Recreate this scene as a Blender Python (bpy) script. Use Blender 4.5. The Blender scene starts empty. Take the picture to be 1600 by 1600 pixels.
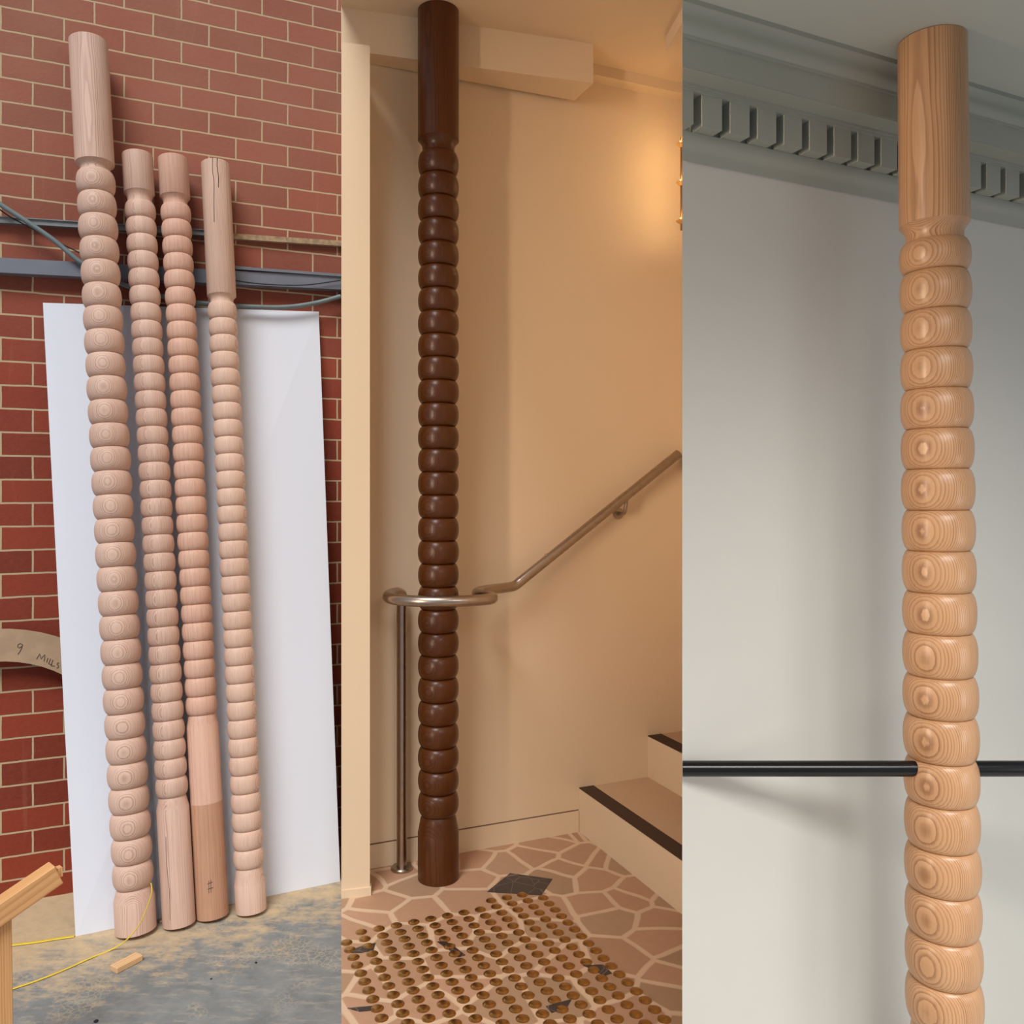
import bpy, bmesh, math, random
from mathutils import Vector, Matrix, Quaternion
random.seed(7)
SC = bpy.context.scene
COL = SC.collection
# ---------------------------------------------------------------- camera, light, exposure
F = 1318.0; HZ = 765.0; CH = 1.416          # focal length and horizon in pixels of the 1600 frame, camera height
cd = bpy.data.cameras.new('camera'); cam = bpy.data.objects.new('camera', cd); COL.objects.link(cam)
cam.location = (0, 0, CH); cam.rotation_euler = (math.pi/2, 0, 0)
cd.sensor_width = 36; cd.lens = 36*F/1600; cd.shift_y = (HZ-800)/1600.0; cd.clip_start = .05
SC.camera = cam
W = bpy.data.worlds.new('world'); SC.world = W; W.use_nodes = True
W.node_tree.nodes['Background'].inputs[0].default_value = (.88, .92, 1.0, 1)
W.node_tree.nodes['Background'].inputs[1].default_value = .36
SC.view_settings.view_transform = 'Standard'; SC.view_settings.look = 'None'
SC.view_settings.exposure = 0; SC.view_settings.gamma = 1
SC.view_settings.use_curve_mapping = False
def aim(o, d): o.rotation_euler = Vector(d).to_track_quat('-Z', 'Y').to_euler()
ld = bpy.data.lights.new('sun', 'SUN'); ld.energy = 3.1; ld.angle = math.radians(28); ld.color = (1, .965, .93)
sun = bpy.data.objects.new('sun', ld); COL.objects.link(sun); aim(sun, (.10, .62, -.78))
def area(name, loc, d, sx, sy, power, color, spread=180):
    l = bpy.data.lights.new(name, 'AREA'); l.shape = 'RECTANGLE'; l.size = sx; l.size_y = sy
    l.energy = power; l.color = color; l.spread = math.radians(spread)
    o = bpy.data.objects.new(name, l); COL.objects.link(o); o.location = loc
    q = Vector(d).to_track_quat('-Z', 'Y'); o.rotation_euler = q.to_euler(); return o
area('hall_light', (-1.82, .33, 1.75), (.743, .669, 0), .14, 2.4, 12.5, (1, .76, .55), 54)
area('window_light', (1.95, .75, .85), (-.86, .62, -.16), .45, .7, 1.9, (1, .985, .955), 110)
area('added_high_light', (1.05, .25, 2.15), (.0, .55, -.84), 1.3, .5, 12, (1, .98, .945), 94)  # added lamp, high in front, to brighten the lower wall and column

# ---------------------------------------------------------------- helpers
def P(px, py, d): return Vector(((px-800)/F*d, d, CH+(HZ-py)/F*d))
def FL(px, py):
    d = CH*F/(py-HZ); return Vector(((px-800)/F*d, d, 0))
def tag(o, label=None, cat=None, group=None, kind=None):
    for k, v in (('label', label), ('category', cat), ('group', group), ('kind', kind)):
        if v: o[k] = v
    return o
def link(name, me, m, parent=None, smooth=True, sharp=40):
    if m: me.materials.append(m)
    if smooth:
        me.polygons.foreach_set('use_smooth', [True]*len(me.polygons))
        me.set_sharp_from_angle(angle=math.radians(sharp))
    o = bpy.data.objects.new(name, me); COL.objects.link(o)
    if parent: o.parent = parent
    return o
def obj(name, bm, m, parent=None, smooth=True, sharp=40):
    bmesh.ops.recalc_face_normals(bm, faces=bm.faces[:])
    me = bpy.data.meshes.new(name); bm.to_mesh(me); bm.free()
    return link(name, me, m, parent, smooth, sharp)
def empty(name, loc=(0, 0, 0), quat=None):
    o = bpy.data.objects.new(name, None); COL.objects.link(o); o.location = loc; o.empty_display_size = .05
    if quat: o.rotation_mode = 'QUATERNION'; o.rotation_quaternion = quat
    return o
def prism(bm, pts, z0, z1):
    lo = [bm.verts.new((p[0], p[1], z0)) for p in pts]; hi = [bm.verts.new((p[0], p[1], z1)) for p in pts]
    n = len(pts); bm.faces.new(lo[::-1]); bm.faces.new(hi)
    for i in range(n): bm.faces.new((lo[i], lo[(i+1) % n], hi[(i+1) % n], hi[i]))
    return bm
def box(bm, x0, x1, y0, y1, z0, z1):
    return prism(bm, [(x0, y0), (x1, y0), (x1, y1), (x0, y1)], z0, z1)
def bevel(bm, w, seg=2):
    bmesh.ops.bevel(bm, geom=bm.edges[:], offset=w, segments=seg, affect='EDGES', profile=.7); return bm
def hexa(bm, c):            # eight corners: four front (ccw), four back
    v = [bm.verts.new(p) for p in c]
    for f in ((0, 1, 2, 3), (7, 6, 5, 4), (0, 4, 5, 1), (1, 5, 6, 2), (2, 6, 7, 3), (3, 7, 4, 0)): bm.faces.new([v[i] for i in f])
    return bm
def bar(bm, a, b, w, h, up=(0, 0, 1), roll=0):
    a, b = Vector(a), Vector(b); t = (b-a).normalized(); s = t.cross(Vector(up)).normalized(); u = s.cross(t)
    if roll: q = Quaternion(t, roll); s = q @ s; u = q @ u
    c = []
    for p in (a, b): c += [p-s*w/2-u*h/2, p+s*w/2-u*h/2, p+s*w/2+u*h/2, p-s*w/2+u*h/2]
    return hexa(bm, c)
def timber(name, a, b, w, h, m, parent, roll=0.0, bev=.002):
    # a length of timber with its grain along it
    a, b = Vector(a), Vector(b); L = (b-a).length; bm = bmesh.new(); box(bm, -w/2, w/2, -h/2, h/2, 0, L)
    if bev: bevel(bm, bev, 1)
    o = obj(name, bm, m, parent, False); q = (b-a).to_track_quat('Z', 'Y') @ Quaternion((0, 0, 1), roll)
    o.rotation_mode = 'QUATERNION'; o.rotation_quaternion = q; o.location = a; return o
def smooth_path(pts, sub=8):
    pts = [Vector(p) for p in pts]; out = []
    for i in range(len(pts)-1):
        p0 = pts[max(i-1, 0)]; p1 = pts[i]; p2 = pts[i+1]; p3 = pts[min(i+2, len(pts)-1)]
        for k in range(sub):
            t = k/sub
            out.append(.5*((2*p1)+(p2-p0)*t+(2*p0-5*p1+4*p2-p3)*t*t+(3*p1-p0-3*p2+p3)*t**3))
    return out+[pts[-1]]
def tube(bm, pts, r, seg=16, flat=1.0, cap=True):
    n = len(pts); rings = []; t0 = (pts[1]-pts[0]).normalized()
    nrm = t0.orthogonal().normalized() if abs(t0.z) > .95 else Vector((0, 0, 1)).cross(t0).normalized()
    for i in range(n):
        t = (pts[min(i+1, n-1)]-pts[max(i-1, 0)]).normalized()
        nrm = (nrm-t*nrm.dot(t)).normalized(); b = t.cross(nrm)
        rings.append([bm.verts.new(pts[i]+nrm*math.cos(a)*r+b*math.sin(a)*r*flat) for a in [2*math.pi*k/seg for k in range(seg)]])
    for i in range(n-1):
        for k in range(seg): bm.faces.new((rings[i][k], rings[i][(k+1) % seg], rings[i+1][(k+1) % seg], rings[i+1][k]))
    if cap: bm.faces.new(rings[0][::-1]); bm.faces.new(rings[-1])
    return bm
def lathe(bm, prof, seg=56, capb=True, capt=True):
    rings = [[bm.verts.new((r*math.cos(2*math.pi*k/seg), r*math.sin(2*math.pi*k/seg), z)) for k in range(seg)] for z, r in prof]
    for i in range(len(prof)-1):
        for k in range(seg): bm.faces.new((rings[i][k], rings[i][(k+1) % seg], rings[i+1][(k+1) % seg], rings[i+1][k]))
    if capb: bm.faces.new(rings[0][::-1])
    if capt: bm.faces.new(rings[-1])
    return bm
def arc_path(pts): return smooth_path(pts, 10)

# ---------------------------------------------------------------- materials
class NT:
    def __init__(s, name):
        s.m = bpy.data.materials.new(name); s.m.use_nodes = True; s.t = s.m.node_tree; s.n = s.t.nodes; s.b = s.n['Principled BSDF']
        s.tc = s.n.new('ShaderNodeTexCoord')
    def link(s, a, b): s.t.links.new(a, b)
    def put(s, i, v):
        if hasattr(v, 'is_output'): s.link(v, i)
        else: i.default_value = v
    def math(s, op, a, b=0.0, c=None, clamp=False):
        n = s.n.new('ShaderNodeMath'); n.operation = op; n.use_clamp = clamp
        s.put(n.inputs[0], a); s.put(n.inputs[1], b)
        if c is not None: s.put(n.inputs[2], c)
        return n.outputs[0]
    def vmath(s, op, a, b):
        n = s.n.new('ShaderNodeVectorMath'); n.operation = op; s.put(n.inputs[0], a); s.put(n.inputs[1], b); return n.outputs[0]
    def mapping(s, v, scale=(1, 1, 1), loc=(0, 0, 0), rot=(0, 0, 0)):
        n = s.n.new('ShaderNodeMapping'); s.link(v, n.inputs[0]); n.inputs[1].default_value = loc; n.inputs[2].default_value = rot; n.inputs[3].default_value = scale
        return n.outputs[0]
    def noise(s, v, scale, detail=4, rough=.55):
        n = s.n.new('ShaderNodeTexNoise'); s.link(v, n.inputs['Vector']); n.inputs['Scale'].default_value = scale
        n.inputs['Detail'].default_value = detail; n.inputs['Roughness'].default_value = rough; return n.outputs['Fac']
    def n_color(s, v, scale):
        n = s.n.new('ShaderNodeTexNoise'); s.link(v, n.inputs['Vector']); n.inputs['Scale'].default_value = scale; return n.outputs['Color']
    def ramp(s, f, stops):
        n = s.n.new('ShaderNodeValToRGB'); s.link(f, n.inputs[0]); e = n.color_ramp.elements
        while len(e) < len(stops): e.new(.5)
        for k, (p, c) in enumerate(stops):
            e[k].position = p; e[k].color = (c, c, c, 1) if isinstance(c, (int, float)) else (*c, 1)
        return n.outputs[0]
    def mix(s, f, a, b, mode='MIX'):
        n = s.n.new('ShaderNodeMix'); n.data_type = 'RGBA'; n.blend_type = mode
        s.put(n.inputs[0], f); s.put(n.inputs[6], (*a, 1) if isinstance(a, tuple) else a); s.put(n.inputs[7], (*b, 1) if isinstance(b, tuple) else b)
        return n.outputs[2]
    def bump(s, h, strength=.3, dist=.01):
        n = s.n.new('ShaderNodeBump'); n.inputs['Strength'].default_value = strength; n.inputs['Distance'].default_value = dist
        s.link(h, n.inputs['Height']); s.link(n.outputs[0], s.b.inputs['Normal'])
    def out(s, col=None, rough=.6, metal=0, spec=.5):
        if col is not None: s.put(s.b.inputs['Base Color'], (*col, 1) if isinstance(col, tuple) else col)
        s.put(s.b.inputs['Roughness'], rough); s.b.inputs['Metallic'].default_value = metal
        s.b.inputs['Specular IOR Level'].default_value = spec
        return s.m
def lin(r, g, b):
    f = lambda c: (c/255/12.92) if c <= 10.3 else ((c/255+.055)/1.055)**2.4
    return (f(r), f(g), f(b))
def wood(name, light, dark, g=90, spacing=.003, pith=.12, rough=.55, spec=.3, seam=None, fibre=.5, coat=0, amp=.0022, zoff=0):
    s = NT(name); v = s.tc.outputs['Object']
    v = s.mapping(v, loc=(0, 0, zoff))
    lowv = s.mapping(v, scale=(4, 4, 1.4)); n1 = s.math('SUBTRACT', s.noise(lowv, 1.6, 2), .5)
    sp = s.n.new('ShaderNodeSeparateXYZ'); s.link(v, sp.inputs[0])
    a = math.radians(g); cx, cy = pith*math.cos(a), pith*math.sin(a)
    dx = s.math('SUBTRACT', sp.outputs[0], cx); dy = s.math('SUBTRACT', sp.outputs[1], cy)
    if seam is not None:        # two glued halves, the second with grain of its own
        side = s.math('GREATER_THAN', s.math('ADD', sp.outputs[0], s.math('MULTIPLY', sp.outputs[1], seam)), 0.0)
        dx = s.math('ADD', dx, s.math('MULTIPLY', side, .017))
    r = s.math('SQRT', s.math('ADD', s.math('MULTIPLY', dx, dx), s.math('MULTIPLY', dy, dy)))
    r = s.math('ADD', r, s.math('MULTIPLY', n1, amp*6))
    r = s.math('ADD', r, s.math('MULTIPLY', s.math('SUBTRACT', s.noise(s.mapping(v, scale=(22, 22, 5)), 1.5, 2), .5), amp*.8))
    wv = s.math('MULTIPLY', r, 1/spacing)
    fr = s.math('FRACT', wv); cell = s.math('FLOOR', wv)
    wn = s.n.new('ShaderNodeTexWhiteNoise'); wn.noise_dimensions = '1D'; s.link(cell, wn.inputs['W'])
    ring = s.ramp(fr, [(0, .0), (.45, .18), (.78, .85), (.9, 1), (1, .0)])
    ring = s.math('MULTIPLY', ring, s.math('ADD', s.math('MULTIPLY', wn.outputs[0], .55), .45))
    fib = s.noise(s.mapping(v, scale=(260, 260, 7)), 1.0, 3)
    big = s.noise(s.mapping(v, scale=(14, 14, 2.2)), 1.0, 2)
    f = s.math('ADD', s.math('MULTIPLY', ring, .75), s.math('MULTIPLY', s.math('SUBTRACT', fib, .5), fibre))
    f = s.math('ADD', f, s.math('MULTIPLY', s.math('SUBTRACT', big, .5), .7), clamp=True)
    if seam is not None: f = s.math('ADD', f, s.math('MULTIPLY', s.math('SUBTRACT', 1.0, side), .16), clamp=True)
    s.bump(f, .12, .0015)
    if coat: s.b.inputs['Coat Weight'].default_value = coat; s.b.inputs['Coat Roughness'].default_value = .22
    return s.out(s.mix(f, light, dark), rough, 0, spec)
def plain(name, c, rough=.6, metal=0, var=.08, scale=9, bump=0, spec=.4):
    s = NT(name); v = s.tc.outputs['Object']; n = s.noise(v, scale, 4)
    col = s.mix(s.ramp(n, [(.3, 0), (.7, 1)]), tuple(x*(1-var) for x in c), tuple(min(1, x*(1+var)) for x in c))
    if bump: s.bump(s.noise(v, scale*14, 3), bump, .002)
    return s.out(col, rough, metal, spec)

def brick_mat():
    s = NT('brick'); v = s.tc.outputs['Object']; sp = s.n.new('ShaderNodeSeparateXYZ'); s.link(v, sp.inputs[0])
    cb = s.n.new('ShaderNodeCombineXYZ'); s.link(sp.outputs[0], cb.inputs[0]); s.link(sp.outputs[2], cb.inputs[1])
    wob = s.n.new('ShaderNodeTexNoise'); s.link(v, wob.inputs['Vector']); wob.inputs['Scale'].default_value = 16
    w2 = s.vmath('SUBTRACT', wob.outputs['Color'], (.5, .5, .5)); w3 = s.vmath('MULTIPLY', w2, (.004, .004, 0))
    vec = s.vmath('ADD', cb.outputs[0], w3)
    b = s.n.new('ShaderNodeTexBrick'); s.link(vec, b.inputs['Vector']); b.offset = .5; b.squash = 1
    b.inputs['Scale'].default_value = 1; b.inputs['Mortar Size'].default_value = .0036; b.inputs['Mortar Smooth'].default_value = .25
    b.inputs['Bias'].default_value = 0; b.inputs['Brick Width'].default_value = .191; b.inputs['Row Height'].default_value = .0806
    b.inputs['Color1'].default_value = (*lin(146, 66, 48), 1); b.inputs['Color2'].default_value = (*lin(118, 54, 42), 1)
    b.inputs['Mortar'].default_value = (*lin(186, 164, 134), 1)
    spk = s.ramp(s.noise(v, 60, 5, .7), [(.35, 0), (.75, 1)])
    col = s.mix(s.math('MULTIPLY', spk, .28), b.outputs['Color'], lin(160, 86, 66))
    # sunlit haze painted into the upper courses, redder below; partly the brick's own tone
    up = s.math('MULTIPLY', s.math('SUBTRACT', sp.outputs[2], 1.75), .9, clamp=True)
    up = s.math('MULTIPLY', up, s.math('ADD', .35, s.noise(v, 2.2, 3)), clamp=True)
    col = s.mix(s.math('MULTIPLY', up, .55), col, lin(172, 128, 108))
    low = s.math('MULTIPLY', s.math('SUBTRACT', 2.1, sp.outputs[2]), .55, clamp=True)
    col = s.mix(s.math('MULTIPLY', low, .5), col, s.mix(1.0, col, (.96, .66, .46), 'MULTIPLY'))
    run = s.ramp(s.noise(s.mapping(v, scale=(16, 1, 1.2)), 1.4, 3), [(.62, 0), (.82, 1)])
    col = s.mix(s.math('MULTIPLY', run, .3), col, lin(176, 120, 108))
    col = s.mix(b.outputs['Fac'], col, lin(190, 168, 136))
    h = s.math('ADD', s.math('MULTIPLY', s.math('SUBTRACT', 1.0, b.outputs['Fac']), 1.0), s.math('MULTIPLY', spk, .12))
    s.bump(h, .7, .006)
    return s.out(col, .8, 0, .25)
def concrete_floor():
    s = NT('dusty_concrete'); v = s.tc.outputs['Object']
    sp = s.n.new('ShaderNodeSeparateXYZ'); s.link(v, sp.inputs[0])
    # distance from the brick wall in metres: dust has drifted against it
    dist = s.math('ADD', s.math('MULTIPLY', s.math('SUBTRACT', sp.outputs[0], -1.5657), .399), s.math('MULTIPLY', s.math('SUBTRACT', sp.outputs[1], 2.948), -.917))
    dist = s.math('ADD', dist, s.math('MULTIPLY', s.math('ADD', sp.outputs[0], 1.2), .12))
    n = s.noise(s.mapping(v, scale=(1, 1, 1)), 5.5, 8, .68)
    n2 = s.noise(s.mapping(v, scale=(2.5, 9, 1), rot=(0, 0, .5)), 3.2, 7, .7)
    k = s.math('SUBTRACT', s.math('ADD', s.math('MULTIPLY', s.noise(s.mapping(v, scale=(1, 1.6, 1)), 9, 9, .78), 1.6), s.math('MULTIPLY', n2, .5)), s.math('MULTIPLY', dist, .92))
    dust = s.ramp(k, [(.42, 0), (.56, .5), (.64, .7), (.80, 1)])
    grey = s.mix(s.noise(v, 11, 7, .7), lin(82, 90, 94), lin(156, 160, 160))
    streak = s.ramp(n2, [(.52, 0), (.66, 1)])
    grey = s.mix(s.math('MULTIPLY', streak, .45), grey, lin(184, 178, 162))
    vor = s.n.new('ShaderNodeTexVoronoi'); vor.feature = 'DISTANCE_TO_EDGE'; vor.inputs['Scale'].default_value = 58
    s.link(s.vmath('ADD', v, s.vmath('MULTIPLY', s.n_color(v, 25), (.02, .02, 0))), vor.inputs['Vector'])
    foot = s.math('MULTIPLY', s.ramp(vor.outputs['Distance'], [(.03, 1), (.10, 0)]), s.ramp(s.noise(v, 4.4, 2), [(.53, 0), (.60, 1)]))
    grey = s.mix(s.math('MULTIPLY', foot, .38), grey, lin(196, 184, 156))
    tan = s.mix(s.noise(v, 24, 6, .7), lin(168, 150, 124), lin(214, 190, 152))
    col = s.mix(dust, grey, tan)
    s.bump(s.math('ADD', dust, n), .25, .003)
    return s.out(col, .8, 0, .25)
def paving():
    s = NT('crazy_paving'); v = s.tc.outputs['Object']
    wob = s.n.new('ShaderNodeTexNoise'); s.link(v, wob.inputs['Vector']); wob.inputs['Scale'].default_value = 6; wob.inputs['Detail'].default_value = 1
    vv = s.vmath('ADD', s.mapping(v, scale=(1.0, 1.0, 1), rot=(0, 0, -.4)), s.vmath('MULTIPLY', s.vmath('SUBTRACT', wob.outputs['Color'], (.5, .5, .5)), (.03, .03, 0)))
    e = s.n.new('ShaderNodeTexVoronoi'); e.feature = 'DISTANCE_TO_EDGE'; e.voronoi_dimensions = '2D'; e.inputs['Scale'].default_value = 6.4; e.inputs['Randomness'].default_value = 1; s.link(vv, e.inputs['Vector'])
    c = s.n.new('ShaderNodeTexVoronoi'); c.feature = 'F1'; c.voronoi_dimensions = '2D'; c.inputs['Scale'].default_value = 6.4; s.link(vv, c.inputs['Vector'])
    st = s.ramp(s.math('MULTIPLY', c.outputs['Color'], 1.0), [(.15, lin(182, 144, 114)), (.45, lin(196, 154, 126)), (.7, lin(172, 142, 112)), (.95, lin(198, 162, 134))])
    st = s.mix(s.math('MULTIPLY', s.noise(v, 30, 6, .7), .5), st, lin(150, 118, 98))
    col = s.mix(s.ramp(e.outputs['Distance'], [(.045, 1), (.075, 0)]), st, lin(212, 184, 156))
    s.bump(s.ramp(e.outputs['Distance'], [(.03, 0), (.09, 1)]), .3, .003)
    return s.out(col, .55, 0, .4)
def black_marble():
    s = NT('black_marble'); v = s.tc.outputs['Object']
    n = s.n.new('ShaderNodeTexVoronoi'); n.feature = 'DISTANCE_TO_EDGE'; n.inputs['Scale'].default_value = 15; s.link(v, n.inputs['Vector'])
    return s.out(s.mix(s.ramp(n.outputs['Distance'], [(.0, .8), (.02, 0)]), lin(50, 44, 46), lin(128, 116, 108)), .3, 0, .5)
def brushed(name, c, rough=.3, metal=1): return plain(name, c, rough, metal, .06, 40)

M = dict(
    brick=brick_mat(), concrete=concrete_floor(), paving=paving(), marble=black_marble(),
    cream=plain('cream_plaster', lin(226, 204, 174), .75, 0, .012, 2, .03),
    cream_ceiling=plain('cream_ceiling_paint', lin(222, 200, 170), .8, 0, .012, 2),
    grey_wall=plain('pale_grey_wall_paint', lin(202, 201, 194), .7, 0, .02, 2.5, .03),
    sage=plain('sage_grey_gloss_paint', lin(156, 159, 149), .42, 0, .025, 3),
    ceiling3=plain('grey_ceiling_paint', lin(190, 192, 182), .7, 0, .03, 2.5, .04),
    board=plain('white_melamine', lin(220, 226, 238), .42, 0, .008, 1.5),
    edge=plain('board_edge', lin(200, 196, 186), .7),
    steel=plain('grey_steel_paint', lin(120, 126, 138), .5, .2, .06, 12),
    pipe=plain('grey_green_pipe', lin(112, 126, 128), .5, .1, .12, 24),
    rail=plain('thin_zinc_rail', lin(138, 142, 144), .5, .4, .1, 30),
    dusty=plain('dusty_ledge', lin(170, 146, 116), .9, 0, .3, 60, .6),
    cable=plain('black_cable', lin(30, 30, 34), .6),
    mdf=plain('brown_fibreboard', lin(176, 150, 122), .8, 0, .1, 18),
    pencil=plain('pencil_mark', lin(58, 50, 46), .8),
    pine=wood('pine_trestle', lin(222, 172, 118), lin(178, 120, 70), g=20, spacing=.006, pith=.2, fibre=.6),
    offcut=wood('pine_offcut', lin(224, 186, 140), lin(190, 146, 100), g=60, spacing=.005, pith=.2),
    strap=plain('yellow_strap', lin(222, 196, 66), .5, 0, .1, 20),
    nosing=plain('dark_nosing', lin(74, 54, 42), .8, 0, .06, 60),
    tread=plain('tread_paint', lin(206, 178, 148), .7, 0, .03, 3),
    inox=brushed('brushed_stainless', lin(172, 158, 146), .30),
    brass=brushed('brass', lin(176, 138, 84), .28),
    shade=plain('amber_glass', lin(214, 160, 90), .4),
    black=plain('black_rail_paint', lin(14, 14, 16), .22, 0, .1, 30),
    gap_shade=plain('painted_gap_shade', lin(120, 96, 76), .9),  # shade of the gap above the baseboard, put into a strip's colour
    p1=wood('turned_oak_pink', lin(214, 184, 168), lin(158, 120, 102), g=-75, spacing=.0020, pith=-.16, amp=.0016),
    p2=wood('turned_two_piece', lin(214, 184, 168), lin(160, 122, 106), g=-90, spacing=.0036, pith=.07, seam=.0, zoff=1.3, fibre=.7),
    p3=wood('turned_reddish', lin(214, 176, 156), lin(164, 120, 100), g=10, spacing=.0036, pith=.2, zoff=3.1, fibre=.8),
    p3b=wood('reddish_lower_length', lin(190, 148, 122), lin(142, 98, 74), g=10, spacing=.0036, pith=.2, zoff=5.1, fibre=.9),
    p4=wood('turned_straight_grain', lin(218, 188, 170), lin(172, 134, 114), g=172, spacing=.0026, pith=.22, zoff=4.4, fibre=.8),
    stain=wood('dark_stained', lin(86, 43, 9), lin(38, 16, 2), g=-115, spacing=.0028, pith=-.16, rough=.36, spec=.35, coat=.2, fibre=.6),
    col3=wood('varnished_fir', lin(194, 150, 110), lin(126, 80, 48), g=-140, spacing=.0027, pith=-.16, rough=.36, spec=.4, coat=.2, amp=.0016, fibre=.4),
)

# ---------------------------------------------------------------- the setting
U1 = Vector((math.cos(math.radians(23.5)), math.sin(math.radians(23.5)), 0)); N1 = Vector((U1.y, -U1.x, 0)); O1 = Vector((-1.5657, 2.948, 0))
U2 = Vector((.921, .3895, 0)); N2 = Vector((.3895, -.921, 0)); O2 = Vector((-.202, 3.291, 0)); B2 = Vector((.278, 3.494, 0))
U3 = Vector((.907, .421, 0)); N3 = Vector((.421, -.907, 0)); O3 = Vector((.3532, 1.75, 0))
kL = (533.4-800)/F; kR = (1066.4-800)/F       # the two divides between the three rooms
def ray(k, d): return Vector((k*d, d, 0))
def st(name, bm, m, smooth=False, parent=None):
    o = obj(name, bm, m, parent, smooth)
    if parent is None: o['kind'] = 'structure'
    return o
# brick wall, built in its own frame so that the courses run along it
bm = bmesh.new(); box(bm, -1.3, 1.045, 0, .12, 0, 3.5)
w = st('wall_left', bm, M['brick']); w.location = O1; w.rotation_euler = (0, 0, math.radians(23.5))
# middle: pilaster, back wall, bulkheads, ceiling
bm = bmesh.new(); PL = ray(kL, 2.925); PR = Vector((-.4966, 2.948, 0))
prism(bm, [PL, PR, PR+Vector((-.077, .18, 0)), ray(kL, 3.36)], 0, CH+1.552)
pil = st('wall_pilaster', bm, M['cream'])
bm = bmesh.new(); a = PL+Vector((.0005, -.006, 0)); b = PR+Vector((.005, -.006, 0))
prism(bm, [a, b, PR+Vector((-.0, .03, 0)), PL+Vector((.003, .006, 0))], 0, .028); st('baseboard_pilaster', bm, M['cream'])
bm = bmesh.new(); a = O2+U2*-.44; b = B2+U2*.555
prism(bm, [a, b, b+Vector((0, .12, 0)), a+Vector((-.02, .1, 0))], 0, 3.3); st('wall_back', bm, M['cream'])
bm = bmesh.new(); a = O2+U2*-.36; b = B2+U2*-.004
prism(bm, [a+N2*.004, b+N2*.004, b-N2*.001, a-N2*.001], 0, .088); st('baseboard_back', bm, M['cream'])
bm = bmesh.new(); prism(bm, [a+N2*.0015, b+N2*.0015, b-N2*.001, a-N2*.001], .088, .0925); st('trim_1', bm, M['gap_shade'])
bm = bmesh.new(); prism(bm, [(-.5, -1.2), (.6, -1.2), ray(kR, 3.0), ray(kR, 3.9), ray(kL, 3.55), ray(kL, 2.6), (-.5, 2.4)], 3.161, 3.30); st('ceiling', bm, M['cream_ceiling'])
bm = bmesh.new(); e = Vector((.318, 3.30, 0))
prism(bm, [(-.617, 3.047), e, e-N2*.16, O2+U2*-.44], 3.006, 3.163); st('trim_2', bm, M['cream_ceiling'])
bm = bmesh.new(); c = B2+U2*-.03
prism(bm, [c+N2*.06, B2+U2*.50+N2*.06, B2+U2*.53, c], CH+1.70, 3.163); st('trim_3', bm, M['cream_ceiling'])
bm = bmesh.new(); prism(bm, [(.592, 3.25), ray(kR, 3.05), ray(kR, 3.35)], CH+1.69, 3.163); st('trim_4', bm, M['cream_ceiling'])
# right: wall block dividing it from the middle room, ceiling, cornice
s_end = 1.75
e = O3+U3*s_end
bm = bmesh.new(); prism(bm, [O3, e, (e.x, 4.0), ray(kR, 4.0)], 0, 3.3)
wr = st('wall_right', bm, M['grey_wall']); wr.data.materials.append(M['cream'])
for p in wr.data.polygons:
    if p.normal.x < -.9: p.material_index = 1
Z3 = CH+.93
bm = bmesh.new(); prism(bm, [ray(kR, .5), (1.5, .2), (e.x+.1, e.y), (e.x, e.y+.02), ray(kR, 1.78)], Z3, Z3+.12); st('ceiling', bm, M['ceiling3'])
def along3(name, prof, s0=-.0, s1=s_end, m='sage'):
    # prof: (offset from wall, height above camera); left end cut along the divide
    bm = bmesh.new(); L = []; R = []
    for o, z in prof:
        q = O3+N3*o; t = (kR*q.y-q.x)/(U3.x-kR*U3.y)
        L.append(bm.verts.new(q+U3*t+Vector((0, 0, CH+z)))); R.append(bm.verts.new(q+U3*s1+Vector((0, 0, CH+z))))
    n = len(prof)
    for i in range(n): bm.faces.new((L[i], L[(i+1) % n], R[(i+1) % n], R[i]))
    bm.faces.new(L); bm.faces.new(R[::-1])
    o = obj(name, bm, M[m], None, True, 25); o['kind'] = 'structure'; return o
prof = [(0, .684), (.004, .682), (.006, .690), (.008, .700), (.012, .708), (.017, .713), (.021, .720), (.022, .731), (.022, .735), (.012, .736),
        (.012, .800), (.056, .800), (.056, .8065), (.060, .8065), (.060, .812), (.108, .812), (.108, .8135), (.110, .8135), (.110, .866), (.114, .866), (.114, .872)]
for k in range(9):
    t = k/8; prof.append((.114+.018*(t**1.0)+.006*math.sin(t*2*math.pi-.3)*.5, .872+.046*t))
prof += [(.134, .920), (.134, .931), (0, .931)]
cor = along3('trim_5', prof)
def clip_left(pts):
    f = lambda p: p.x-kR*p.y-.0005; out = []
    for i in range(len(pts)):
        p, q = pts[i], pts[(i+1) % len(pts)]
        if f(p) >= 0: out.append(p)
        if (f(p) >= 0) != (f(q) >= 0): out.append(p.lerp(q, f(p)/(f(p)-f(q))))
    return out
for k in range(-2, 23):
    s0 = k*.0717+.0108; s1 = s0+.0501
    pts = clip_left([O3+U3*s0+N3*.052, O3+U3*s1+N3*.052, O3+U3*s1+N3*.012, O3+U3*s0+N3*.012])
    if len(pts) < 3: continue
    bm = bmesh.new(); prism(bm, pts, CH+.7355, CH+.801); obj('dentil', bm, M['sage'], cor, False)
# floors
bm = bmesh.new(); prism(bm, [ray(kL, .5), (-3.2, .5), (-3.2, 4.0), ray(kL, 4.0)], -.1, 0); st('floor', bm, M['concrete'])
bm = bmesh.new(); prism(bm, [ray(kL, .5), ray(kR, .5), ray(kR, 4.0), ray(kL, 4.0)], -.1, 0); fl2 = st('floor', bm, M['paving'])
bm = bmesh.new(); prism(bm, [ray(kR, .5), (2.4, .5), (2.4, 4.0), ray(kR, 4.0)], -.1, 0); st('floor', bm, plain('grey_floor_finish', lin(190, 188, 182), .6))
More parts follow.
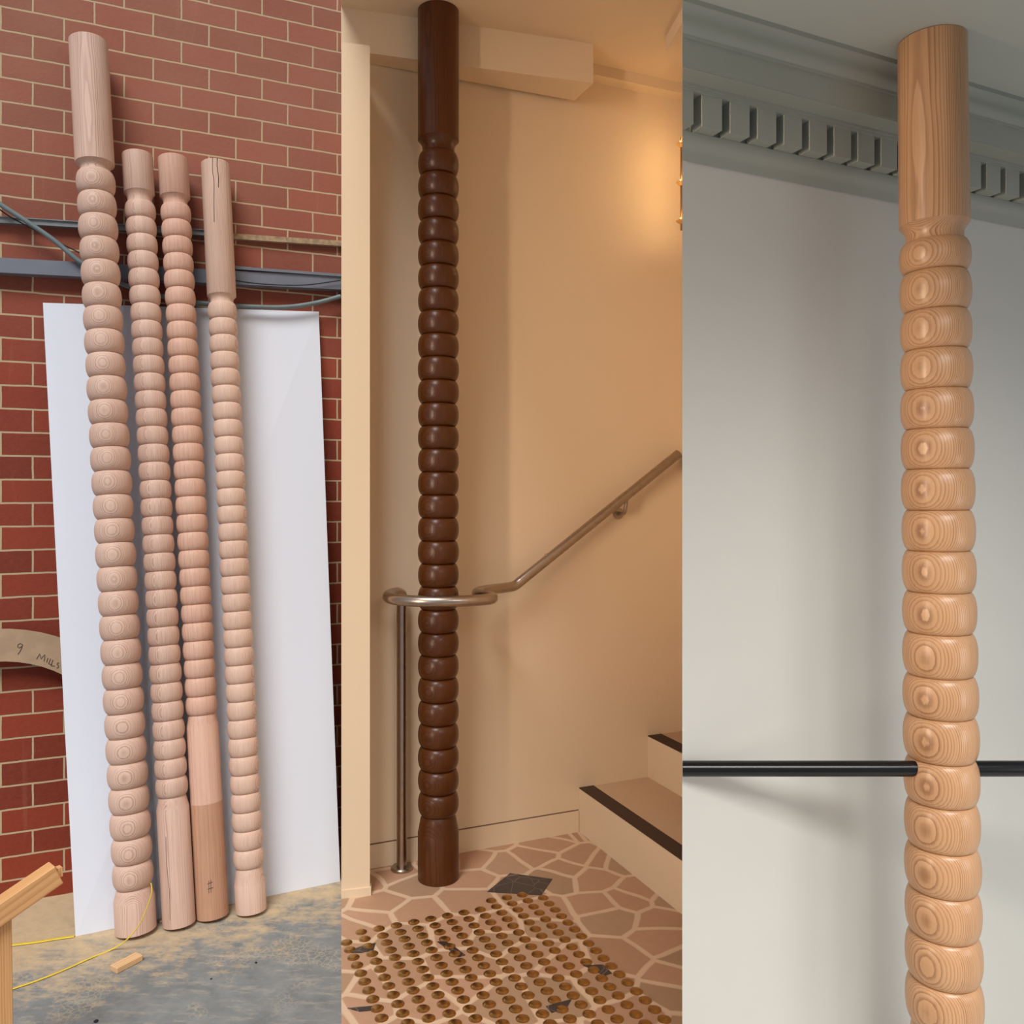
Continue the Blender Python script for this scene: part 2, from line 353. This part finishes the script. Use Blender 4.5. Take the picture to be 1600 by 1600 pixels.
# dark marble pieces set into the paving
def piece(pts):
    bm = bmesh.new(); prism(bm, [FL(*p) for p in pts], -.002, .0022)
    o = obj('marble_piece', bm, M['marble'], fl2, False); o['label'] = 'dark veined marble piece among the tan paving'
piece([(761, 1394), (797, 1365), (863, 1374), (846, 1399)])
piece([(540, 1489), (570, 1477), (587, 1474), (584, 1484), (566, 1489)])
piece([(683, 1472), (697, 1472), (713, 1482), (727, 1493), (716, 1496), (701, 1484)])
piece([(911, 1509), (942, 1508), (956, 1521), (944, 1525), (928, 1516)])
piece([(853, 1573), (893, 1562), (886, 1575), (862, 1583)])
piece([(543, 1576), (590, 1572), (584, 1579), (562, 1581)])

# ---------------------------------------------------------------- turned posts
def bead_prof(z0, z1, R, Rs, n=13):
    out = []
    for i in range(n):
        a = -math.pi/2+math.pi*i/(n-1); u = math.sin(a)
        out.append(((z0+z1)/2+(z1-z0)/2*u, Rs+(R-Rs)*max(0, 1-abs(u)**2.15)**.56))
    return out
def post(name, base, axis, mat, R, zs, label, lip_t, lip_b, top, Rs=.80, taper=1.0, basemat=None, worn=False):
    """zs: bead limits from the bottom up; lip_b / lip_t: where the plain shafts begin; top: length."""
    ax = Vector(axis).normalized(); q = Vector((0, 0, 1)).rotation_difference(ax)
    e = empty(name, base, q); tag(e, label, 'wooden post', 'bobbin turned wooden posts')
    rr = lambda z: R*(taper+(1-taper)*z/top)
    # foot
    ch = .0015
    bm = bmesh.new(); lathe(bm, [(0, rr(0)-ch), (ch, rr(0)), (lip_b-.001, rr(lip_b)), (lip_b, rr(lip_b)-.0005)], 64)
    obj('base_shaft', bm, basemat or mat, e)
    r = rr(zs[0])
    bm = bmesh.new(); m = zs[0]-lip_b
    lathe(bm, [(lip_b-.0005, r*.995)]+[(lip_b+m*t, r*(1-.16*(t**.85)-(1-Rs-.16)*max(0, (t-.8)/.2))) for t in (.2, .4, .6, .8, 1.0)], 64); obj('lower_neck', bm, mat, e)
    for i in range(len(zs)-1):
        bm = bmesh.new(); z0, z1 = zs[i], zs[i+1]; r = rr((z0+z1)/2)*random.uniform(.992, 1.006)
        lathe(bm, bead_prof(z0, z1, r, r*Rs), 56, True, True); obj('bead', bm, mat, e, True, 50)
    bm = bmesh.new(); z0 = zs[-1]; m = lip_t-z0; r = rr(lip_t)
    lathe(bm, [(z0+m*t, r*(Rs-.02*math.sin(t*3)+(1-Rs)*max(0, (t-.25)/.75)**2.0)) for t in (0, .12, .25, .4, .55, .7, .82, .92, 1)], 64)
    obj('upper_neck', bm, mat, e)
    bm = bmesh.new(); pr = [(lip_t-.001, r*.985), (lip_t, r), (top-ch, rr(top)), (top, rr(top)-ch)]
    lathe(bm, pr, 64); obj('top_shaft', bm, mat, e)
    return e
def solver(base, topp):
    b, t = Vector(base), Vector(topp); ax = (t-b).normalized(); L = (t-b).length
    def z_at(py):
        lo, hi = 0, L
        for _ in range(40):
            m = (lo+hi)/2; p = b+ax*m; y = HZ-(p.z-CH)*F/p.y
            if y > py: lo = m
            else: hi = m
        return (lo+hi)/2
    return z_at, ax, L
def leaning(px_b, front_y, px_t, top_y, off_t, R, mat, first, last, n, lipt, lipb, label, **kw):
    dfr = CH*F/(front_y-HZ); d = dfr+R*1.02; base = Vector(((px_b-800)/F*d, d, R*.13))
    # depth of the top: its axis stands off_t from the brick wall
    m = (px_t-800)/F; q = O1+N1*off_t; t = (m*q.y-q.x)/(U1.x-m*U1.y); dt = q.y+U1.y*t
    z_at, ax, L = solver(base, P(px_t, top_y, dt))
    c0, c1 = z_at(last), z_at(first); pitch = (c1-c0)/(n-1)
    zs = [c0-pitch/2+pitch*i for i in range(n+1)]
    return post('turned_post', base, ax, M[mat], R, zs, label, z_at(lipt), z_at(lipb), L, **kw)
P1 = leaning(212.5, 1473, 138, 66, .085, .0615, 'p1', 287, 1365, 30, 257, 1402, 'thickest and tallest turned post leaning at the left, ringed grain on every bead', Rs=.77)
P2 = leaning(280, 1459, 214.5, 243, .075, .0505, 'p2', 331, 1228, 33, 303, 1261, 'leaning turned post with a pale glued seam down its middle, second from the left')
P3 = leaning(332, 1446, 270.5, 249, .075, .0510, 'p3', 335, 1101, 29, 309, 1133, 'leaning turned post with the longest plain foot, reddish, its lowest length darker', basemat=None)
P4 = leaning(392.5, 1437.5, 336.5, 257, .075, .0500, 'p4', 487.5, 1339, 32, 463, 1377, 'leaning turned post with a long plain cracked head, rightmost of the four')
# darker lower length on the third post's foot
def darker_foot():
    b = [c for c in P3.children if c.name.startswith('base_shaft')][0]
    b.data.materials.append(M['p3b'])
    bm = bmesh.new(); lathe(bm, [(0, .0495), (.0015, .0513), (.368, .0513), (.369, .0509)], 64)
    o = obj('foot_sleeve', bm, M['p3b'], P3); o['label'] = 'darker red-brown lowest length of the post'
darker_foot()
# cracks in the head of the fourth post
def crack(parent, R, pts, w=.0016, name='crack'):
    bm = bmesh.new(); path = []
    for a, z in pts:
        path.append(Vector((R*math.cos(a), R*math.sin(a), z)))
    n = len(path)
    for i, p in enumerate(path): pass
    tube(bm, smooth_path(path, 5), w, 6, 1, True); o = obj(name, bm, M['pencil'], parent); o['label'] = 'dark split in the wood'
t4 = max((v.co.z for c in P4.children for v in c.data.vertices))
crack(P4, .0497, [(-1.42, t4+.0005), (-1.46, t4-.05), (-1.40, t4-.09), (-1.47, t4-.16), (-1.52, t4-.24)], .0012)
crack(P4, .0497, [(-1.10, t4+.0005), (-1.14, t4-.03), (-1.08, t4-.07), (-1.12, t4-.11)], .0014)
crack(P2, .0503, [(-1.70, .29), (-1.74, .2), (-1.68, .12), (-1.72, .03)], .0008)
# pencilled cross marks on the foot of the third post
bm = bmesh.new(); Rm = .0517
for (a0, z0, a1, z1) in ((-1.32, .128, -1.36, .088), (-1.20, .130, -1.22, .090), (-1.42, .118, -1.10, .122), (-1.42, .102, -1.08, .104)):
    tube(bm, [Vector((Rm*math.cos(a0+(a1-a0)*t/4), Rm*math.sin(a0+(a1-a0)*t/4), z0+(z1-z0)*t/4)) for t in range(5)], .0007, 6)
o = obj('pencil_mark', bm, M['pencil'], P3); o['label'] = 'pencilled cross mark'
# stained column of the middle room
c2 = Vector((-.2686, 3.078, 0))
zy = lambda y, d: CH+(HZ-y)/F*d
c0, c1 = zy(1258, 3.05), zy(253, 3.05); pt = (c1-c0)/28
post('turned_column', c2, (0, 0, 1), M['stain'], .0748, [c0-pt/2+pt*i for i in range(30)],
     'dark stained turned column standing on crazy paving inside the bent handrail', zy(215, 3.05), zy(1303, 3.05), 3.161, Rs=.79)
# varnished column of the right room: grows a little thicker towards its foot
seams = [418, 479.6, 541, 603.5, 666, 729.5, 794, 858, 923, 987.7, 1055, 1119, 1187.5, 1255, 1325.4, 1394, 1464.5, 1536, 1608, 1681]
seams[0] = 372; seams = [372, 418]+seams[1:]
seams = [367]+[418, 479.6, 541, 603.5, 666, 729.5, 794, 858, 923, 987.7, 1055, 1119, 1187.5, 1255, 1325.4, 1394, 1464.5, 1536, 1608]
c3 = Vector((.871+.030, 1.75, 0)); top3 = Vector((.871, 1.75, Z3))
z3 = [zy(y+3, 1.72) for y in seams][::-1]
z3[-1] = zy(372, 1.72)
post('turned_column', c3, top3-c3, M['col3'], .0655, z3, 'pale varnished turned column reaching up to the grey ceiling beside the dentil cornice',
     zy(352, 1.75), .22, (top3-c3).length, Rs=.83, taper=1.15)

# ---------------------------------------------------------------- left room: board, rails, pipes, template, trestle
def on1(px, py, off):
    m = (px-800)/F; q = O1+N1*off; t = (m*q.y-q.x)/(U1.x-m*U1.y); return P(px, py, q.y+U1.y*t)
bl, br = FL(118, 1463), FL(531.5, 1377)
tl, tr = on1(67, 473, .022), on1(498, 487, .022)
back = (-N1*.014)
bm = bmesh.new(); hexa(bm, [bl, br, tr, tl, bl+back, br+back, tr+back, tl+back])
bo = obj('white_board', bm, M['board'], None, False); tag(bo, 'large white sheet leaning behind the four posts against the brick wall', 'board')
def wallbar(name, p0, p1, z0, z1, h, depth, m, parent=None):
    # a bar fixed along the brick wall from px p0 to p1
    a = on1(p0, 400, 0); b = on1(p1, 400, 0)
    bm = bmesh.new(); c = []
    hexa(bm, [Vector((a.x, a.y, z0-h/2))+N1*depth, Vector((b.x, b.y, z1-h/2))+N1*depth, Vector((b.x, b.y, z1+h/2))+N1*depth, Vector((a.x, a.y, z0+h/2))+N1*depth,
              Vector((a.x, a.y, z0-h/2)), Vector((b.x, b.y, z1-h/2)), Vector((b.x, b.y, z1+h/2)), Vector((a.x, a.y, z0+h/2))])
    return obj(name, bm, m, parent, False)
ch_ = wallbar('steel_channel', -120, 533, 2.160, 2.222, .050, .045, M['steel']); tag(ch_, 'grey steel channel fixed across the brick wall above the white board', 'steel beam')
wallbar('flange', 366, 533, 2.239, 2.251, .010, .052, M['steel'], ch_)
rl = wallbar('metal_rail', -120, 345, 2.315, 2.365, .018, .026, M['rail']); tag(rl, 'thin metal rail running along the brick wall above the steel channel', 'rail')
wallbar('lip', -120, 345, 2.325, 2.375, .003, .032, M['rail'], rl)
lg = wallbar('wall_ledge', 347, 533, 2.362, 2.384, .020, .020, M['dusty']); tag(lg, 'dusty mortar covered ledge on the brick wall, right of the posts', 'ledge')
def run(name, pts, r, m, label, cat, off=None, group=None, parent=None, flat=1):
    bm = bmesh.new(); tube(bm, smooth_path(pts, 10), r, 12, flat); o = obj(name, bm, m, parent)
    if parent is None: tag(o, label, cat, group)
    return o
run('conduit_pipe', [on1(-30, 297, .058), on1(0, 319, .058), on1(40, 345, .058), on1(85, 376, .06), on1(125, 409, .062), on1(165, 432, .062), on1(205, 449, .062), on1(250, 462, .058), on1(300, 472, .055), on1(370, 478, .055), on1(440, 480, .055), on1(490, 474, .055), on1(532, 463, .055)],
    .0085, M['pipe'], 'grey green pipe sagging diagonally across the brick wall behind the posts', 'pipe')
run('black_cable', [on1(-20, 310, .036), on1(10, 335, .036), on1(50, 357, .036), on1(90, 378, .036), on1(135, 400, .036)],
    .0022, M['cable'], 'thin dark cable beside the pipe at upper left of the brick wall', 'cable')
run('black_cable', [on1(345, 434, .058), on1(385, 441, .056), on1(430, 445, .054), on1(480, 445, .055), on1(532, 438, .058)],
    .0022, M['cable'], 'thin black cable draped over the steel channel, right of the posts', 'cable')
# arched template: half ring on two straight legs, standing on the floor behind the board
q0 = on1(-10, 1208, .05); R0, R1 = .482, .374
tq = empty('arch_template', Vector((q0.x, q0.y, 0))); tag(tq, 'brown curved fibreboard template with handwriting, left of the white board', 'template')
bm = bmesh.new(); outl = []
cz = q0.z
for i in range(33):
    a = math.pi*i/32; outl.append((R0*math.cos(a), cz+R0*math.sin(a)))
outl = [(R0, .0)]+outl+[(-R0, .0)]
inl = [(-R1, .0)]+[(R1*math.cos(math.pi-math.pi*i/32), cz+R1*math.sin(math.pi-math.pi*i/32)) for i in range(33)]+[(R1, .0)]
def t3(p, off): return U1*p[0]+Vector((0, 0, p[1]))+N1*off
n = len(outl); inr = inl[::-1]
for off, fl in ((.0, 0), (.009, 1)): pass
A = [bm.verts.new(t3(p, .009)) for p in outl]; B = [bm.verts.new(t3(p, .009)) for p in inr]
C_ = [bm.verts.new(t3(p, 0)) for p in outl]; D = [bm.verts.new(t3(p, 0)) for p in inr]
for i in range(n-1):
    bm.faces.new((A[i], A[i+1], B[i+1], B[i])); bm.faces.new((C_[i+1], C_[i], D[i], D[i+1]))
    bm.faces.new((A[i+1], A[i], C_[i], C_[i+1])); bm.faces.new((B[i], B[i+1], D[i+1], D[i]))
bm.faces.new((A[0], B[0], D[0], C_[0])); bm.faces.new((A[-1], C_[-1], D[-1], B[-1]))
obj('panel', bm, M['mdf'], tq, False)
def strokes(name, lines, r=.0009):
    bm = bmesh.new()
    for ln in lines:
        tube(bm, [on1(x, y, .0598)-tq.location for x, y in ln], r, 6, 1)
    return obj(name, bm, M['pencil'], tq)
z = lambda x, y: (x/5.333, 900+y/5.333)
strokes('handwriting', [
    [z(188, 572), z(170, 562), z(150, 570), z(146, 590), z(160, 600), z(182, 585), z(188, 572), z(180, 600), z(165, 630), z(148, 652)],
    [z(304, 692), z(318, 668), z(330, 646), z(336, 672), z(342, 690), z(356, 672), z(372, 654), z(372, 680), z(366, 712)],
    [z(398, 684), z(388, 720)], [z(420, 690), z(404, 732), z(432, 738)], [z(440, 700), z(424, 748), z(456, 750)],
    [z(492, 722), z(479, 725), z(475, 736), z(487, 746), z(486, 760), z(471, 768)]])
# trestle
te = empty('timber_trestle', P(8, 1700, 1.98)*1.0); te.location.z = 0; tag(te, 'pine trestle end with a sloping rail, lower left corner of the photo', 'trestle')
def rel(p): return p-te.location
a = P(-75, 1475, 1.88); b = P(88, 1363, 2.04)
timber('top_rail', rel(a), rel(b), .040, .052, M['pine'], te)
t = (b-a).normalized(); up_ = Vector((1, 0, 0)).cross(t)
bm = bmesh.new(); bar(bm, rel(b), rel(b+t*.012-Vector((0, 0, .004))), .018, .022); obj('tenon', bm, M['pine'], te)
bm = bmesh.new(); lt = P(-3, 1434, 1.965); lb = Vector((lt.x+.012, lt.y-.01, 0)); bm.free(); timber('leg', rel(lb), rel(lt), .043, .045, M['pine'], te)
bm = bmesh.new(); lt = P(-62, 1478, 1.895); lb = Vector((lt.x-.1, lt.y-.05, 0)); bm.free(); timber('leg', rel(lb), rel(lt), .04, .045, M['pine'], te)
# offcut
oc = FL(198, 1509)+Vector((0, 0, .009)); od = Vector((math.cos(math.radians(58)), math.sin(math.radians(58)), 0))*.042
oo = timber('wood_offcut', oc-od, oc+od, .034, .018, M['offcut'], None); tag(oo, 'small pale wood offcut lying on the dusty floor in front of the thickest post', 'offcut')
def fl(px, py, h=.003): v = FL(px, py); v.z = h; return v
run('yellow_strap', [fl(-20, 1484), fl(20, 1478), fl(60, 1473), fl(90, 1468), fl(116, 1464.5)], .0065, M['strap'], 'short length of yellow strap on the floor ending at the white board', 'strap', flat=.25, group='yellow straps')
run('yellow_strap', [fl(-20, 1560), fl(25, 1545), fl(60, 1533), fl(100, 1517), fl(140, 1499), fl(172, 1486), P(196, 1470, 2.58), P(216, 1447, 2.575), P(229, 1420, 2.585), P(237, 1395, 2.60), P(236, 1380, 2.62)], .0035, M['strap'],
    'long yellow strap crossing the floor and climbing the foot of the thickest post', 'strap', flat=.5, group='yellow straps')
for (x, y, r) in ((252, 1441, .006), (400, 1505, .004), (330, 1530, .003), (150, 1597, .006)):
    bm = bmesh.new(); bmesh.ops.create_icosphere(bm, subdivisions=2, radius=r)
    for v in bm.verts: v.co *= random.uniform(.8, 1.15); v.co.z *= .5
    o = obj('debris_chip', bm, M['cable'] if y > 1450 else M['offcut'], None, True, 80); o.location = FL(x, y)+Vector((0, 0, r*.45))
    tag(o, {252: 'pale wood chip on the floor between the two leftmost posts', 400: 'small dark chip on the open grey floor, right of the others', 330: 'tiny dark speck on the grey floor left of the larger chip', 150: 'dark chip at the front edge of the dusty floor'}[x], 'debris', 'chips on the workshop floor')

# ---------------------------------------------------------------- middle room: stairs, handrail, tactile studs, sconce
stair = empty('staircase', B2); tag(stair, 'cream steps with dark nosing strips rising beside the wall of the middle room', 'stairs')
def cutp(p, d, k=kR):        # walk from p along d until the divide
    s = (k*p.y-p.x)/(d.x-k*d.y); return p+d*s
def step(start, z0, z1):
    b = cutp(start, N2); w_ = cutp(start, U2); bm = bmesh.new(); L0 = stair.location
    prism(bm, [start-L0, b-L0, w_-L0], z0, z1); o = obj('step', bm, M['cream'], stair, False)
    s2 = start+U2*.066; b2_ = cutp(s2, N2); bm = bmesh.new(); g = -N2*.001
    prism(bm, [start-L0+N2*.002-U2*.0015, b-L0-U2*.0015, b2_-L0, s2-L0+N2*.002], z1-.0005, z1+.003); k = obj('nosing_strip', bm, M['nosing'], o, False); k['label'] = 'dark anti-slip strip'
    s3 = start+U2*.066; bm = bmesh.new()
    prism(bm, [s2-L0, b2_-L0, w_-L0], z1-.0005, z1+.0015); obj('tread', bm, M['tread'], o, False)
step(B2, 0, .180); step(B2+U2*.331, .180, .358)
# handrail
hr = empty('handrail', Vector((-.411, 3.147, 0))); tag(hr, 'brushed steel handrail climbing the stair wall and looping around the dark column', 'handrail')
zr = 1.036
pts = [Vector((-.411, 3.147, zr-.012)), Vector((-.424, 3.115, zr)), Vector((-.443, 3.05, zr)), Vector((-.436, 2.975, zr)), Vector((-.400, 2.915, zr)), Vector((-.34, 2.88, zr)), Vector((-.27, 2.866, zr)), Vector((-.19, 2.872, zr)), Vector((-.12, 2.895, zr)),
       Vector((-.073, 2.935, zr)), Vector((-.074, 2.985, zr)), Vector((-.105, 3.03, zr)), Vector((-.128, 3.085, zr)), Vector((-.118, 3.15, zr)), Vector((-.075, 3.215, zr)), Vector((-.03, 3.262, zr)), Vector((.008, 3.292, zr+.004)), Vector((.035, 3.304, zr+.022))]
hend = O2+U2*((cutp(O2, U2)-O2).length)+N2*.066; hend = cutp(hend, U2); hend -= U2*.02
pend = Vector((hend.x, hend.y, CH+(HZ-709)/F*hend.y))
path = smooth_path(pts, 6); lastp = path[-1]
for i in range(1, 21): path.append(lastp.lerp(pend, i/20))
off = hr.location
bm = bmesh.new(); tube(bm, [p-off for p in path], .0195, 20); obj('rail', bm, M['inox'], hr)
bm = bmesh.new(); lathe(bm, [(0, .041), (.008, .041), (.012, .037), (.0125, .0195), (zr-.01, .0195)], 32); obj('post', bm, M['inox'], hr)
# bracket
rr_ = lambda px: None
def rail_at(px):
    best = min(path, key=lambda p: abs(800+p.x/p.y*F-px)); return best
for px in (983,):
    p = rail_at(px); wv = p-N2*((p-O2).dot(N2)); wv = Vector((wv.x, wv.y, p.z-.075))
    e = empty('bracket_tmp', (0, 0, 0)); bpy.data.objects.remove(e)
    bm = bmesh.new(); tube(bm, [wv+N2*.0-off, wv+N2*.008-off], .024, 24); tube(bm, smooth_path([wv+N2*.005-off, wv+N2*.045-off, wv+N2*.062+Vector((0, 0, .02))-off, p-Vector((0, 0, .012))-off], 6), .008, 12)
    obj('bracket', bm, M['inox'], hr)
p = rail_at(860); bm = bmesh.new(); bmesh.ops.create_uvsphere(bm, u_segments=12, v_segments=8, radius=.007); bmesh.ops.translate(bm, verts=bm.verts, vec=p+Vector((0, 0, .021))-off); obj('set_screw', bm, M['inox'], hr)
# tactile studs
uu = Vector((math.cos(math.radians(21)), math.sin(math.radians(21)), 0)); vv = Vector((math.cos(math.radians(-66)), math.sin(math.radians(-66)), 0))
anc = Vector((.108, 2.925, 0))
bm = bmesh.new(); lathe(bm, [(0, .0185), (.0015, .0185), (.0022, .0160), (.0045, .0135), (.0058, .0095), (.0062, .0001)], 28, True, False)
sme = None; num = 0
def nth(n): return str(n)+('th' if n % 100 in (11, 12, 13) else {1: 'st', 2: 'nd', 3: 'rd'}.get(n % 10, 'th'))
for j in range(-1, 19):
    rank = 0
    for i in range(13):
        if j == -1 and i not in (1, 2, 3): continue
        p = anc-uu*(.0575*i)+vv*(.0459*j)
        x = 800+p.x/p.y*F; y = HZ+CH*F/p.y
        if x < 541 or y > 1606: continue
        if sme is None:
            o = obj('tactile_stud', bm, M['brass'], None, True, 30); sme = o.data
        else: o = bpy.data.objects.new('tactile_stud', sme); COL.objects.link(o)
        o.location = p+Vector((0, 0, .0001)); num += 1
        rank += 1
        tag(o, 'brass stud, %s from the right in the %s row from the dark column' % (nth(rank), nth(j+2)), 'floor stud', 'brass tactile studs on the paving')
# wall sconce at the far right of the middle room
sc_d = 3.50; k_ = kR-.0035
bp = ray(k_, sc_d)
scn = empty('wall_sconce', Vector((bp.x, bp.y, zy(280, sc_d)))); tag(scn, 'amber tiered wall light glowing at the right edge of the middle room', 'wall light')
for y in (225, 285, 345):
    zz = zy(y, sc_d)-scn.location.z
    bm = bmesh.new(); lathe(bm, [(-.014, .004), (-.008, .014), (.0, .021), (.0, .018), (-.006, .011), (-.011, .003)], 20, False, False)
    bmesh.ops.translate(bm, verts=bm.verts, vec=(.006, 0, zz)); obj('shade', bm, M['shade'], scn)
    l = bpy.data.lights.new('sconce_bulb', 'POINT'); l.energy = .60; l.color = (1, .74, .38); l.shadow_soft_size = .008
    lo = bpy.data.objects.new('sconce_bulb', l); COL.objects.link(lo); lo.parent = scn; lo.location = (.004, .0, zz+.012)
bm = bmesh.new(); tube(bm, [Vector((.007, 0, zy(360, sc_d)-scn.location.z)), Vector((.007, 0, zy(215, sc_d)-scn.location.z))], .004, 10); obj('stem', bm, M['brass'], scn)

# ---------------------------------------------------------------- right room: black rail through the column
dR = 1.736; a = P(1066.6, 1201, dR); a.x = kR*dR+.0004; b = P(1900, 1201, dR)
bm = bmesh.new(); tube(bm, [a, b], .0160, 24)
for v in bm.verts:
    if v.co.x < 1: v.co.x += kR*(v.co.y-dR)
tag(obj('black_rail', bm, M['black']), 'black round rail passing horizontally through the pale column', 'rail')
